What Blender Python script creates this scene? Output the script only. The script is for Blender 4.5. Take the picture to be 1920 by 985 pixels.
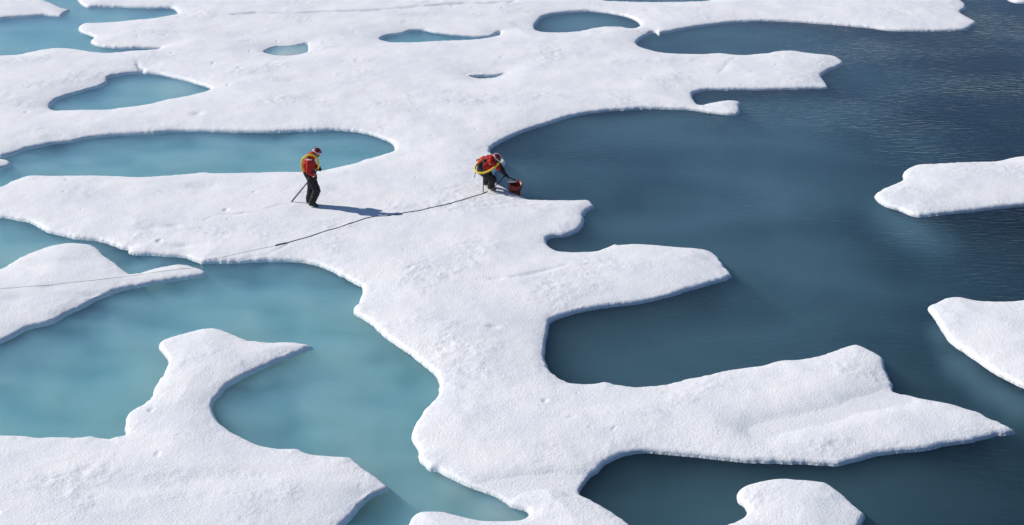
import bpy, bmesh, math, random
import numpy as np
from mathutils import Vector, Matrix, Quaternion

for o in list(bpy.data.objects):
    bpy.data.objects.remove(o)
SC = bpy.context.scene
COL = SC.collection
random.seed(7)

# ------------------------------------------------------------------ camera, sky, sun, exposure
CAM_H, FOC, PITCH = 16.1, 2870.0, math.radians(22.1)
PW, PH = 1920.0, 985.0
cam_d = bpy.data.cameras.new('camera')
cam_d.sensor_width = 36.0
cam_d.sensor_fit = 'HORIZONTAL'
cam_d.lens = FOC / PW * 36.0
cam_d.clip_start, cam_d.clip_end = 0.5, 9000.0
cam = bpy.data.objects.new('camera', cam_d)
COL.objects.link(cam)
cam.location = (0, 0, CAM_H)
cam.rotation_euler = (math.pi / 2 - PITCH, 0, 0)
SC.camera = cam

SUN_EL = math.radians(35.0)
SUN_VEC = Vector((-2.56, 0.76, 0)).normalized()           # towards the sun, on the ground
SUN_ROT = math.atan2(SUN_VEC.x, SUN_VEC.y)
world = bpy.data.worlds.new('World')
SC.world = world
world.use_nodes = True
wn, wl = world.node_tree.nodes, world.node_tree.links
bg = wn['Background']
sky = wn.new('ShaderNodeTexSky')
sky.sky_type = 'NISHITA'
sky.sun_disc = False
sky.sun_elevation = SUN_EL
sky.sun_rotation = SUN_ROT
sky.air_density = 0.55
sky.dust_density = 0.0
sky.ozone_density = 1.6
wl.new(sky.outputs['Color'], bg.inputs['Color'])
bg.inputs['Strength'].default_value = 0.115

sun_d = bpy.data.lights.new('sun', 'SUN')
sun_d.energy = 4.3
sun_d.angle = math.radians(0.53)
sun_d.color = (1.0, 0.945, 0.86)
sun = bpy.data.objects.new('sun', sun_d)
COL.objects.link(sun)
to_sun = Vector((SUN_VEC.x * math.cos(SUN_EL), SUN_VEC.y * math.cos(SUN_EL), math.sin(SUN_EL)))
sun.rotation_euler = to_sun.to_track_quat('Z', 'Y').to_euler()
sun.location = (-60, 60, 80)

SC.view_settings.view_transform = 'Standard'
SC.view_settings.look = 'None'
SC.view_settings.exposure = 0.09
SC.view_settings.gamma = 1.0
SC.view_settings.use_curve_mapping = False
SC.render.engine = 'CYCLES'
SC.cycles.use_denoising = True
SC.cycles.use_adaptive_sampling = True
SC.cycles.adaptive_threshold = 0.025
SC.cycles.max_bounces = 8
SC.cycles.diffuse_bounces = 3
SC.cycles.glossy_bounces = 2
SC.cycles.transparent_max_bounces = 8
SC.cycles.transmission_bounces = 4
SC.cycles.volume_bounces = 2

# ------------------------------------------------------------------ projection helpers
CP, SP = math.cos(PITCH), math.sin(PITCH)

def unproject(u, v, z=0.0):
    """Photograph pixel -> point of the plane at height z."""
    cx, cy = (u - PW / 2) / FOC, (PH / 2 - v) / FOC
    dx, dy, dz = cx, CP + SP * cy, -SP + CP * cy
    t = (z - CAM_H) / dz
    return dx * t, dy * t

# ------------------------------------------------------------------ noise
def _hash(ix, iy, seed):
    h = (ix.astype(np.int64) * 374761393 + iy.astype(np.int64) * 668265263 + seed * 974711) & 0xFFFFFFFF
    h = ((h ^ (h >> 13)) * 1274126177) & 0xFFFFFFFF
    return (h ^ (h >> 16)) & 0xFFFF

def perlin(x, y, seed=0):
    x0, y0 = np.floor(x), np.floor(y)
    fx, fy = x - x0, y - y0
    sx = fx * fx * fx * (fx * (fx * 6 - 15) + 10)
    sy = fy * fy * fy * (fy * (fy * 6 - 15) + 10)
    def g(ax, ay):
        a = _hash(x0 + ax, y0 + ay, seed) * (2 * math.pi / 65536.0)
        return np.cos(a) * (fx - ax) + np.sin(a) * (fy - ay)
    a, b, c, d = g(0, 0), g(1, 0), g(0, 1), g(1, 1)
    u, v = a + (b - a) * sx, c + (d - c) * sx
    return (u + (v - u) * sy) * 1.5

def fbm(x, y, octs, seed=0, gain=0.5):
    s, a, t = 0.0, 1.0, 0.0
    for i in range(octs):
        s = s + a * perlin(x * 2 ** i + 17.3 * i, y * 2 ** i - 9.1 * i, seed + i)
        t += a
        a *= gain
    return s / t

def sstep(a, b, x):
    t = np.clip((x - a) / (b - a), 0, 1)
    return t * t * (3 - 2 * t)

# ------------------------------------------------------------------ materials
def new_mat(name):
    m = bpy.data.materials.new(name)
    m.use_nodes = True
    nt = m.node_tree
    return m, nt, nt.nodes, nt.links, nt.nodes['Principled BSDF']

def mat_plain(name, col, rough=0.7, spec=0.3, noise=0.25, scale=30.0, bump=0.0, metal=0.0):
    m, nt, n, l, p = new_mat(name)
    tc = n.new('ShaderNodeTexCoord')
    nz = n.new('ShaderNodeTexNoise')
    nz.inputs['Scale'].default_value = scale
    nz.inputs['Detail'].default_value = 4
    l.new(tc.outputs['Object'], nz.inputs['Vector'])
    mr = n.new('ShaderNodeMapRange')
    mr.inputs['From Min'].default_value, mr.inputs['From Max'].default_value = 0.3, 0.7
    mr.inputs['To Min'].default_value, mr.inputs['To Max'].default_value = 1 - noise, 1 + noise
    l.new(nz.outputs['Fac'], mr.inputs['Value'])
    mx = n.new('ShaderNodeMix')
    mx.data_type = 'RGBA'
    mx.blend_type = 'MULTIPLY'
    mx.inputs['Factor'].default_value = 1
    mx.inputs[6].default_value = (*col, 1)
    l.new(mr.outputs['Result'], mx.inputs[7])
    l.new(mx.outputs[2], p.inputs['Base Color'])
    p.inputs['Roughness'].default_value = rough
    p.inputs['Specular IOR Level'].default_value = spec
    p.inputs['Metallic'].default_value = metal
    if bump:
        b = n.new('ShaderNodeBump')
        b.inputs['Strength'].default_value = 0.7
        b.inputs['Distance'].default_value = bump
        l.new(nz.outputs['Fac'], b.inputs['Height'])
        l.new(b.outputs['Normal'], p.inputs['Normal'])
    return m

def mat_ice():
    m, nt, n, l, p = new_mat('melting_ice')
    geo = n.new('ShaderNodeNewGeometry')
    # colour: white granular ice, faint bluish and greyish patches
    n1 = n.new('ShaderNodeTexNoise'); n1.inputs['Scale'].default_value = 0.55; n1.inputs['Detail'].default_value = 5
    n2 = n.new('ShaderNodeTexNoise'); n2.inputs['Scale'].default_value = 20.0; n2.inputs['Detail'].default_value = 6
    n2.inputs['Roughness'].default_value = 0.65
    n3 = n.new('ShaderNodeTexNoise'); n3.inputs['Scale'].default_value = 30.0; n3.inputs['Detail'].default_value = 4
    vo = n.new('ShaderNodeTexVoronoi'); vo.inputs['Scale'].default_value = 16.0
    for t in (n1, n2, n3, vo):
        l.new(geo.outputs['Position'], t.inputs['Vector'])
    cr = n.new('ShaderNodeValToRGB')
    cr.color_ramp.elements[0].position, cr.color_ramp.elements[0].color = 0.30, (0.79, 0.805, 0.84, 1)
    cr.color_ramp.elements[1].position, cr.color_ramp.elements[1].color = 0.62, (0.875, 0.872, 0.88, 1)
    l.new(n1.outputs['Fac'], cr.inputs['Fac'])
    cr2 = n.new('ShaderNodeValToRGB')
    cr2.color_ramp.elements[0].position, cr2.color_ramp.elements[0].color = 0.28, (0.86, 0.87, 0.89, 1)
    cr2.color_ramp.elements[1].position, cr2.color_ramp.elements[1].color = 0.55, (1, 1, 1, 1)
    l.new(n2.outputs['Fac'], cr2.inputs['Fac'])
    mx = n.new('ShaderNodeMix'); mx.data_type = 'RGBA'; mx.blend_type = 'MULTIPLY'
    mx.inputs['Factor'].default_value = 1
    l.new(cr.outputs['Color'], mx.inputs[6]); l.new(cr2.outputs['Color'], mx.inputs[7])
    # shade painted in grey over rough patches, pits, hollows and grooves (attribute 'grit')
    at = n.new('ShaderNodeAttribute'); at.attribute_name = 'relief_shade'
    gr = n.new('ShaderNodeMath'); gr.operation = 'MULTIPLY'
    gm = n.new('ShaderNodeMapRange')
    gm.inputs['From Min'].default_value, gm.inputs['From Max'].default_value = 0.50, 0.66
    l.new(n2.outputs['Fac'], gm.inputs['Value'])
    l.new(at.outputs['Fac'], gr.inputs[0]); l.new(gm.outputs['Result'], gr.inputs[1])
    mg = n.new('ShaderNodeMix'); mg.data_type = 'RGBA'
    l.new(gr.outputs['Value'], mg.inputs['Factor'])
    l.new(mx.outputs[2], mg.inputs[6]); mg.inputs[7].default_value = (0.42, 0.45, 0.52, 1)
    l.new(mg.outputs[2], p.inputs['Base Color'])
    p.inputs['Roughness'].default_value = 0.75
    p.inputs['Specular IOR Level'].default_value = 0.15
    b1 = n.new('ShaderNodeBump'); b1.inputs['Distance'].default_value = 0.020
    bm_ = n.new('ShaderNodeMapRange'); bm_.inputs['From Min'].default_value, bm_.inputs['From Max'].default_value = 0.38, 0.62
    bm_.inputs['To Min'].default_value, bm_.inputs['To Max'].default_value = 0.15, 0.7
    n4 = n.new('ShaderNodeTexNoise'); n4.inputs['Scale'].default_value = 0.9; n4.inputs['Detail'].default_value = 4
    l.new(geo.outputs['Position'], n4.inputs['Vector']); l.new(n4.outputs['Fac'], bm_.inputs['Value']); l.new(bm_.outputs['Result'], b1.inputs['Strength'])
    b2 = n.new('ShaderNodeBump'); b2.inputs['Strength'].default_value = 0.4; b2.inputs['Distance'].default_value = 0.012
    l.new(n2.outputs['Fac'], b1.inputs['Height'])
    ad = n.new('ShaderNodeMath'); ad.operation = 'ADD'
    l.new(n3.outputs['Fac'], ad.inputs[0]); l.new(vo.outputs['Distance'], ad.inputs[1])
    l.new(ad.outputs['Value'], b2.inputs['Height'])
    l.new(b1.outputs['Normal'], b2.inputs['Normal'])
    l.new(b2.outputs['Normal'], p.inputs['Normal'])
    return m

def mat_bed(name, c_dark, c_light, scale, sss, stretch=(1, 1, 1), rotz=0.0):
    m, nt, n, l, p = new_mat(name)
    geo = n.new('ShaderNodeNewGeometry')
    mp = n.new('ShaderNodeMapping')
    mp.inputs['Scale'].default_value = stretch
    mp.inputs['Rotation'].default_value = (0, 0, rotz)
    l.new(geo.outputs['Position'], mp.inputs['Vector'])
    nz = n.new('ShaderNodeTexNoise'); nz.inputs['Scale'].default_value = scale; nz.inputs['Detail'].default_value = 5
    nz.inputs['Distortion'].default_value = 0.6
    l.new(mp.outputs['Vector'], nz.inputs['Vector'])
    cr = n.new('ShaderNodeValToRGB')
    cr.color_ramp.elements[0].position, cr.color_ramp.elements[0].color = 0.33, (*c_dark, 1)
    cr.color_ramp.elements[1].position, cr.color_ramp.elements[1].color = 0.68, (*c_light, 1)
    l.new(nz.outputs['Fac'], cr.inputs['Fac'])
    l.new(cr.outputs['Color'], p.inputs['Base Color'])
    p.inputs['Roughness'].default_value = 0.9
    p.inputs['Specular IOR Level'].default_value = 0.0
    p.inputs['Subsurface Weight'].default_value = 1.0
    p.inputs['Subsurface Radius'].default_value = (0.8, 1.0, 1.0)
    p.inputs['Subsurface Scale'].default_value = sss
    return m

def mat_water(name, absorb, scatter, ripple_dist, ripple_scale, rot, cloud=None, glow_spots=()):
    m, nt, n, l, p = new_mat(name)
    n.remove(p)
    out = n['Material Output']
    geo = n.new('ShaderNodeNewGeometry')
    mp = n.new('ShaderNodeMapping')
    mp.inputs['Scale'].default_value = (1.0, 3.4, 1.0)
    mp.inputs['Rotation'].default_value = (0, 0, rot)
    l.new(geo.outputs['Position'], mp.inputs['Vector'])
    nz = n.new('ShaderNodeTexNoise'); nz.inputs['Scale'].default_value = ripple_scale
    nz.inputs['Detail'].default_value = 3; nz.inputs['Distortion'].default_value = 0.4
    l.new(mp.outputs['Vector'], nz.inputs['Vector'])
    # gusts: where the wind ripples the surface more
    gu = n.new('ShaderNodeTexNoise'); gu.inputs['Scale'].default_value = 0.16; gu.inputs['Detail'].default_value = 3
    l.new(geo.outputs['Position'], gu.inputs['Vector'])
    gm = n.new('ShaderNodeMapRange')
    gm.inputs['From Min'].default_value, gm.inputs['From Max'].default_value = 0.35, 0.65
    gm.inputs['To Min'].default_value, gm.inputs['To Max'].default_value = 0.30, 1.0
    l.new(gu.outputs['Fac'], gm.inputs['Value'])
    bp = n.new('ShaderNodeBump'); bp.inputs['Distance'].default_value = ripple_dist
    sx0 = n.new('ShaderNodeSeparateXYZ'); l.new(geo.outputs['Position'], sx0.inputs[0])
    lee = n.new('ShaderNodeMapRange'); lee.interpolation_type = 'SMOOTHSTEP'   # calm in the bays between the ice, rippled in the open
    lee.inputs['From Min'].default_value, lee.inputs['From Max'].default_value = 2.0, 14.0
    lee.inputs['To Min'].default_value, lee.inputs['To Max'].default_value = 0.45, 1.0
    l.new(sx0.outputs[0], lee.inputs['Value'])
    st = n.new('ShaderNodeMath'); st.operation = 'MULTIPLY'
    l.new(gm.outputs['Result'], st.inputs[0]); l.new(lee.outputs['Result'], st.inputs[1])
    l.new(st.outputs['Value'], bp.inputs['Strength'])
    l.new(nz.outputs['Fac'], bp.inputs['Height'])
    # Schlick reflectance, the same from above and from below
    dt = n.new('ShaderNodeVectorMath'); dt.operation = 'DOT_PRODUCT'
    l.new(bp.outputs['Normal'], dt.inputs[0]); l.new(geo.outputs['Incoming'], dt.inputs[1])
    def mth(op, a, b=None):
        k = n.new('ShaderNodeMath'); k.operation = op
        for i, q in enumerate((a, b)):
            if q is None: continue
            if isinstance(q, (int, float)): k.inputs[i].default_value = q
            else: l.new(q, k.inputs[i])
        return k.outputs[0]
    c = mth('ABSOLUTE', dt.outputs['Value'])
    pw = mth('POWER', mth('SUBTRACT', 1.0, c), 5.0)
    fac = mth('ADD', mth('MULTIPLY', pw, 0.98), 0.02)
    tr = n.new('ShaderNodeBsdfTransparent')
    gl = n.new('ShaderNodeBsdfGlossy'); gl.inputs['Roughness'].default_value = 0.02
    l.new(bp.outputs['Normal'], gl.inputs['Normal'])
    mx = n.new('ShaderNodeMixShader')
    l.new(fac, mx.inputs['Fac'])
    l.new(tr.outputs['BSDF'], mx.inputs[1]); l.new(gl.outputs['BSDF'], mx.inputs[2])
    l.new(mx.outputs['Shader'], out.inputs['Surface'])
    # turbid melt water: absorption and scattering per metre, red green blue
    va = n.new('ShaderNodeVolumeAbsorption')
    da = max(absorb) * 1.25
    va.inputs['Color'].default_value = (*[1 - a / da for a in absorb], 1)
    va.inputs['Density'].default_value = da
    vs = n.new('ShaderNodeVolumeScatter')
    ds = max(scatter)
    vs.inputs['Color'].default_value = (*[a / ds for a in scatter], 1)
    vs.inputs['Density'].default_value = ds
    if cloud:                                                  # clouds of fine melt silt hanging in the water
        csc, cst, crot, lo, hi = cloud[:5]
        cm = n.new('ShaderNodeMapping'); cm.inputs['Scale'].default_value = cst; cm.inputs['Rotation'].default_value = (0, 0, crot)
        l.new(geo.outputs['Position'], cm.inputs['Vector'])
        cn = n.new('ShaderNodeTexNoise'); cn.inputs['Scale'].default_value = csc; cn.inputs['Detail'].default_value = 4
        cn.inputs['Distortion'].default_value = 0.8
        l.new(cm.outputs['Vector'], cn.inputs['Vector'])
        cr = n.new('ShaderNodeMapRange')
        cr.inputs['From Min'].default_value, cr.inputs['From Max'].default_value = 0.34, 0.66
        cr.inputs['To Min'].default_value, cr.inputs['To Max'].default_value = ds * lo, ds * hi
        l.new(cn.outputs['Fac'], cr.inputs['Value'])
        den = cr.outputs['Result']
        if len(cloud) > 5:                                     # silt thins out away from the ice, towards the open lead
            sx = n.new('ShaderNodeSeparateXYZ'); l.new(geo.outputs['Position'], sx.inputs[0])
            gx = n.new('ShaderNodeMapRange'); gx.interpolation_type = 'SMOOTHSTEP'
            gx.inputs['From Min'].default_value, gx.inputs['From Max'].default_value = 3.0, 17.0
            gx.inputs['To Min'].default_value, gx.inputs['To Max'].default_value = 1.3, 0.15
            l.new(mth('SUBTRACT', sx.outputs[0], mth('MULTIPLY', mth('SUBTRACT', sx.outputs[1], 35.0), 0.12)), gx.inputs['Value'])
            den = mth('MULTIPLY', den, gx.outputs['Result'])
        for (u, v, r, k) in glow_spots:                            # extra scatter added to imitate the pale glow over submerged ice and shallows
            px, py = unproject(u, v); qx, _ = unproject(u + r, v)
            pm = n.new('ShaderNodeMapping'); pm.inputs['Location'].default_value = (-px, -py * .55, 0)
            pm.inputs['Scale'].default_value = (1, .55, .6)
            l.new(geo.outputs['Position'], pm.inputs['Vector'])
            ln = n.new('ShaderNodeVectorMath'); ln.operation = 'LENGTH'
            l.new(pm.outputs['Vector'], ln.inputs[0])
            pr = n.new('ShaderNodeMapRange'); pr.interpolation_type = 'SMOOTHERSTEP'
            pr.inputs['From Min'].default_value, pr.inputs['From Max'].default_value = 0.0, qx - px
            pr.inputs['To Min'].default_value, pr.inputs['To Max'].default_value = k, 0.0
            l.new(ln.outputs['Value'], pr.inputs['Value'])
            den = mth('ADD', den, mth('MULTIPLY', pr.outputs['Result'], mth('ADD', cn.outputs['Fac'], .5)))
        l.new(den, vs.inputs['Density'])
        m.cycles.volume_step_rate = 0.03
    vs.inputs['Anisotropy'].default_value = 0.0
    av = n.new('ShaderNodeAddShader')
    l.new(va.outputs['Volume'], av.inputs[0]); l.new(vs.outputs['Volume'], av.inputs[1])
    l.new(av.outputs['Shader'], out.inputs['Volume'])
    return m

M_ICE = mat_ice()
M_PONDBED = mat_bed('pond_bed_ice', (0.22, 0.46, 0.55), (0.50, 0.76, 0.86), 0.30, 1.1, (1.0, 1.8, 1), 0.5)
M_SEABED = mat_bed('deep_ice', (0.03, 0.05, 0.06), (0.30, 0.36, 0.38), 0.16, 0.30, (1.0, 1.8, 1), 0.35)
M_DEEP = mat_plain('deep_sea', (0.02, 0.035, 0.045), 0.9, 0.0, 0.1, 0.1)
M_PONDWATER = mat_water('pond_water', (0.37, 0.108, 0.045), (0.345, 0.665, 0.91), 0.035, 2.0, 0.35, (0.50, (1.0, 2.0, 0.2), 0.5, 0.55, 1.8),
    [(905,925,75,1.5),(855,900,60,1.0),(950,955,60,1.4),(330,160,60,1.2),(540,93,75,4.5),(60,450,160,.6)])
M_OPENWATER = mat_water('open_water', (0.55, 0.42, 0.35), (0.06, 0.115, 0.145), 0.030, 2.1, 0.30)
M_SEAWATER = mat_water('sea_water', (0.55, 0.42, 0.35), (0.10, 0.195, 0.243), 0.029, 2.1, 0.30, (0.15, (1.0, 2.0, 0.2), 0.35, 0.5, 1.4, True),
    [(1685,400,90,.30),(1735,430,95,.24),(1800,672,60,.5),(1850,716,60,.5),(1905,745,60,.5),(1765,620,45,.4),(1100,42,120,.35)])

# ------------------------------------------------------------------ object helpers
def tag(o, label, cat, group=None):
    o['label'] = label
    o['category'] = cat
    if group:
        o['group'] = group
    return o

def link(name, me, mat, parent=None):
    o = bpy.data.objects.new(name, me)
    COL.objects.link(o)
    if mat is not None and not me.materials:
        me.materials.append(mat)
    if parent is not None:
        o.parent = parent
    return o

def grid_mesh(name, V, quads, smooth=True):
    me = bpy.data.meshes.new(name)
    me.vertices.add(len(V))
    me.vertices.foreach_set('co', np.ascontiguousarray(V, dtype=np.float32).ravel())
    nq = len(quads)
    me.loops.add(nq * 4)
    me.loops.foreach_set('vertex_index', np.ascontiguousarray(quads, dtype=np.int32).ravel())
    me.polygons.add(nq)
    me.polygons.foreach_set('loop_start', np.arange(0, nq * 4, 4, dtype=np.int32))
    me.update(calc_edges=True)
    me.polygons.foreach_set('use_smooth', np.full(nq, smooth, dtype=bool))
    return me

# ------------------------------------------------------------------ outlines, traced on the photograph (pixels of 1920 x 985)
SHEET = [(1790,-12),(1803,0),(1811,9),(1808,16),(1800,22),(1812,29),(1824,36),(1830,41),(1822,48),(1812,54),(1790,56.5),(1740,57),(1690,57),
(1660,55),(1630,51),(1590,47),(1550,44),(1510,41),(1475,39),(1440,38),(1405,39),(1370,41),(1330,46),(1290,52),(1260,58),(1240,61.5),(1236,65),(1230,60),(1222,59.5),(1216,63),
(1207,68),(1198,74),(1193,80),(1200,86),(1212,91),(1232,96),(1255,99),(1280,100.5),(1320,100.5),(1350,99),(1375,101.5),(1400,102),(1430,99.5),
(1440,98.5),(1455,95.5),(1470,94.3),(1487,94),(1507,97),(1535,100.5),(1557,102.5),(1570,106),(1577,111),(1581,115.5),(1576,122),(1557,129.5),(1545,136),
(1539,142.5),(1546,151),(1552,160),(1551,164),(1522,164.5),(1490,165),(1440,166.5),(1385,166.5),(1345,167),(1327,167.5),(1310,170.5),(1297.5,175.5),
(1301,186),(1310,195),(1317,196),(1330,192.5),(1350,189),(1370,187.5),(1385,189),(1389.5,193),(1385,199),(1387.5,206),(1382.5,213),(1360,213),
(1335,210),(1310,206),(1285,204),(1247,202.5),(1210,202),(1177,204),(1140,206),(1105,210.5),(1070,217),(1045,225),(1005,237),(980,246),(960,254),
(942,263),(925,273),(918.5,280),(921,286),(930,290.5),(941.5,295),(947,299.5),(947.6,303.5),(942.6,309),(934,313),(928,318),(925,324),(927,335),(932.5,342.6),
(942.6,347.5),(952.6,353),(962,359),(972,364),(984,369),(997,373),(1035,374),(1072,374),(1104,373.5),(1112,382),(1115,386.5),(1102,393.5),(1094,401),
(1095,408.5),(1092,421),(1082,432),(1060,440),(1040,442),(1025.5,447),(1025.5,456),(1035,463.5),(1047,468.5),(1072,471),(1097,471),(1120,468.5),
(1140,461),(1151,455.5),(1160,457),(1192,456),(1235,458.5),(1280,462),(1320,466),(1335,471),(1346,480),(1354,491),(1362,502),(1370,510),(1371,516),
(1360,522),(1335,528.5),(1297,540),(1260,551.5),(1225,560),(1185,567.5),(1135,573.5),(1100,579),(1067,587),(1045,595),(1029,603),(1025.5,622),
(1022.5,642),(1020.5,664.5),(1026,684.5),(1035,696),(1050,707),(1067,716),(1090,718),(1115,717),(1130,713),(1145,715),(1165,721),(1197,723),
(1230,721),(1260,717),(1285,709.5),(1320,702),(1350,694.5),(1385,689.5),(1422,684.5),(1440,680),(1462,674),(1490,673),(1522,668.5),(1547,662),
(1575,651),(1602,644),(1615,646.5),(1630,653),(1645,662),(1655,669.5),(1658,684.5),(1662.5,694.5),(1669,709.5),(1674,722),(1676,731),(1690,735),
(1706,738),(1736,745.5),(1786,755.5),(1811,764),(1836,770.5),(1851,779),(1876,789.5),(1891,798),(1902,804.5),(1896,808.5),(1866,812),(1857,815),
(1829,822),(1826,824.5),(1796,828),(1773.5,831),(1753.5,836),(1728,841),(1678,845.5),(1648,849),(1615.5,858),(1590,864),(1573,869.7),(1550,868),
(1515,865.5),(1477.6,865),(1440,863.5),(1386,861.5),(1311,853),(1261,848),(1223,845),(1186,847),(1160.6,853),(1135.5,866),(1120.5,880.5),(1103,893),
(1093,905),(1086.6,914),(1088,923.6),(1105.5,932),(1128,945),(1150.6,958.7),(1170.6,972.5),(1185.7,985),(1205,1005),(1215,1030),(1190,1070),
(1100,1100),(950,1105),(830,1080),(775,1030),(767,985),(769,975),(774.7,965),(786,957.4),(801,955.7),(831,956.7),(846,960),(871,966),(901,972.5),
(931,973.7),(960,974),(975,972.5),(987.6,965),(993,960),(987.6,953.7),(975,949.5),(960,946.5),(946.5,937),(926.4,926),(906,918),(888.8,912),
(866,902),(851,895),(831,886),(821,880.5),(806,878.5),(798.5,871),(789.7,862),(786.5,851),(786.5,841),(779.7,831),(773.5,821),(774,813),(777,798),
(781,787),(787,779),(797,764),(811,750.5),(823.6,738),(826,722),(822.5,709.5),(816,697),(797.5,683),(775,665),(760,655),(745,644),(725,630),
(710,618),(697.5,605),(680,593.5),(665,585),(664,573),(672.5,566.5),(676,557),(681,546),(680,536),(665,528.5),(650,520),(630,509),(610,500),
(592,493.5),(567,488.5),(530,487.5),(505,487.5),(480,488),(450,489),(425,490.5),(400,490.5),(378,491),(372,489),(360,485),(345,480),(312,477.5),(287,475),(265,475.5),(244,472.5),(242,466),(225,462.5),(200,453),
(180,448),(150,446),(125,441),(105,436),(87,432),(72,422.5),(55,414),(30,409),(0,404.5),(-60,398),(-120,392),(-150,378),(-120,364),(-60,356),
(0,349),(25,337),(55,328),(100,328.5),(150,328),(187,327.5),(225,329),(275,330.5),(325,327),(360,324),(385,322),(405,324),(437,323),(480,322),
(530,321),(567,321),(605,318.5),(635,311.5),(665,305),(680,299),(705,292),(730,285),(741,278.5),(740,272),(730,263.5),(712,256.5),(692,249.5),
(660,244),(630,242),(600,243),(560,244),(510,246.5),(480,246.5),(450,246),(400,245),(360,244.5),(325,245),(287,248),(225,251.5),(175,256),(150,261),(135,264),(105,267),(87,271),(50,278),(25,287),
(5,292),(-20,293),(-60,300),(-150,310),(-300,320),(-700,330),(-700,90),(-300,98),(0,103),(32,102),(55,97.5),(82,92),(110,89),(140,91),(170,96),(195,98),
(220,97.5),(250,94.5),(275,93),(295,91),(303,89.8),(275,89),(235,89),(200,87.5),(180,84),(170,77.5),(177,69),(165,64),(152,59.5),(147.5,53),(151,46),(160,43),
(185,42),(212,40.5),(250,37),(282,34.5),(312,29.5),(334,24),(327,16),(320,14),(287,14),(250,13.5),(220,12),(182,12),(165,13),(155,9),(147.5,1),
(141,-10),(132,-40),(110,-90),(60,-160),(100,-250),(600,-285),(1000,-250),(1060,-140),(1085,-60),(1112,-12),(1135,0.5),(1160,2),(1222,3.5),(1285,2.5),(1327,0.5),
(1345,-6),(1400,-15),(1550,-20),(1700,-18)]
PONDS = [
[(92.5,200),(97,192),(107,185),(125,179),(145,172.5),(165,166),(185,161),(200,153),(202,145.5),(217,141),(240,137),(262,135),(268,131),(271,136),(280,136),(300,138),(322,143.5),
 (350,150),(375,157.5),(396,165),(382,171),(350,179),(312,186),(275,194.5),(237,200),(200,204),(150,205),(105,206)],
[(495,96),(505,91),(520,87),(550,85.5),(576,82),(578.5,88),(576,96),(565,100),(540,103),(515,102)],
[(712,72),(725,66),(757,61),(770,56.5),(795,56),(815,60),(850,64),(890,67.5),(920,66.5),(932,61),(940,59.5),(937,64),(915,69.5),(880,73),(830,75),(780,77.5),(737,78)],
[(1002,49),(1007,41),(1017,31.5),(1042,25),(1077,21.5),(1110,20.5),(1145,24),(1175,30),(1192,37),(1202,46),(1190,52),(1177,52),(1167,49.5),(1135,49),(1110,52.5),(1085,58),(1060,60),(1022,59.5),(1006,55.5)],
[(880,142.5),(900,140.5),(930,140),(945,137.5),(935,141),(920,144.5),(895,145)],
]
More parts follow.
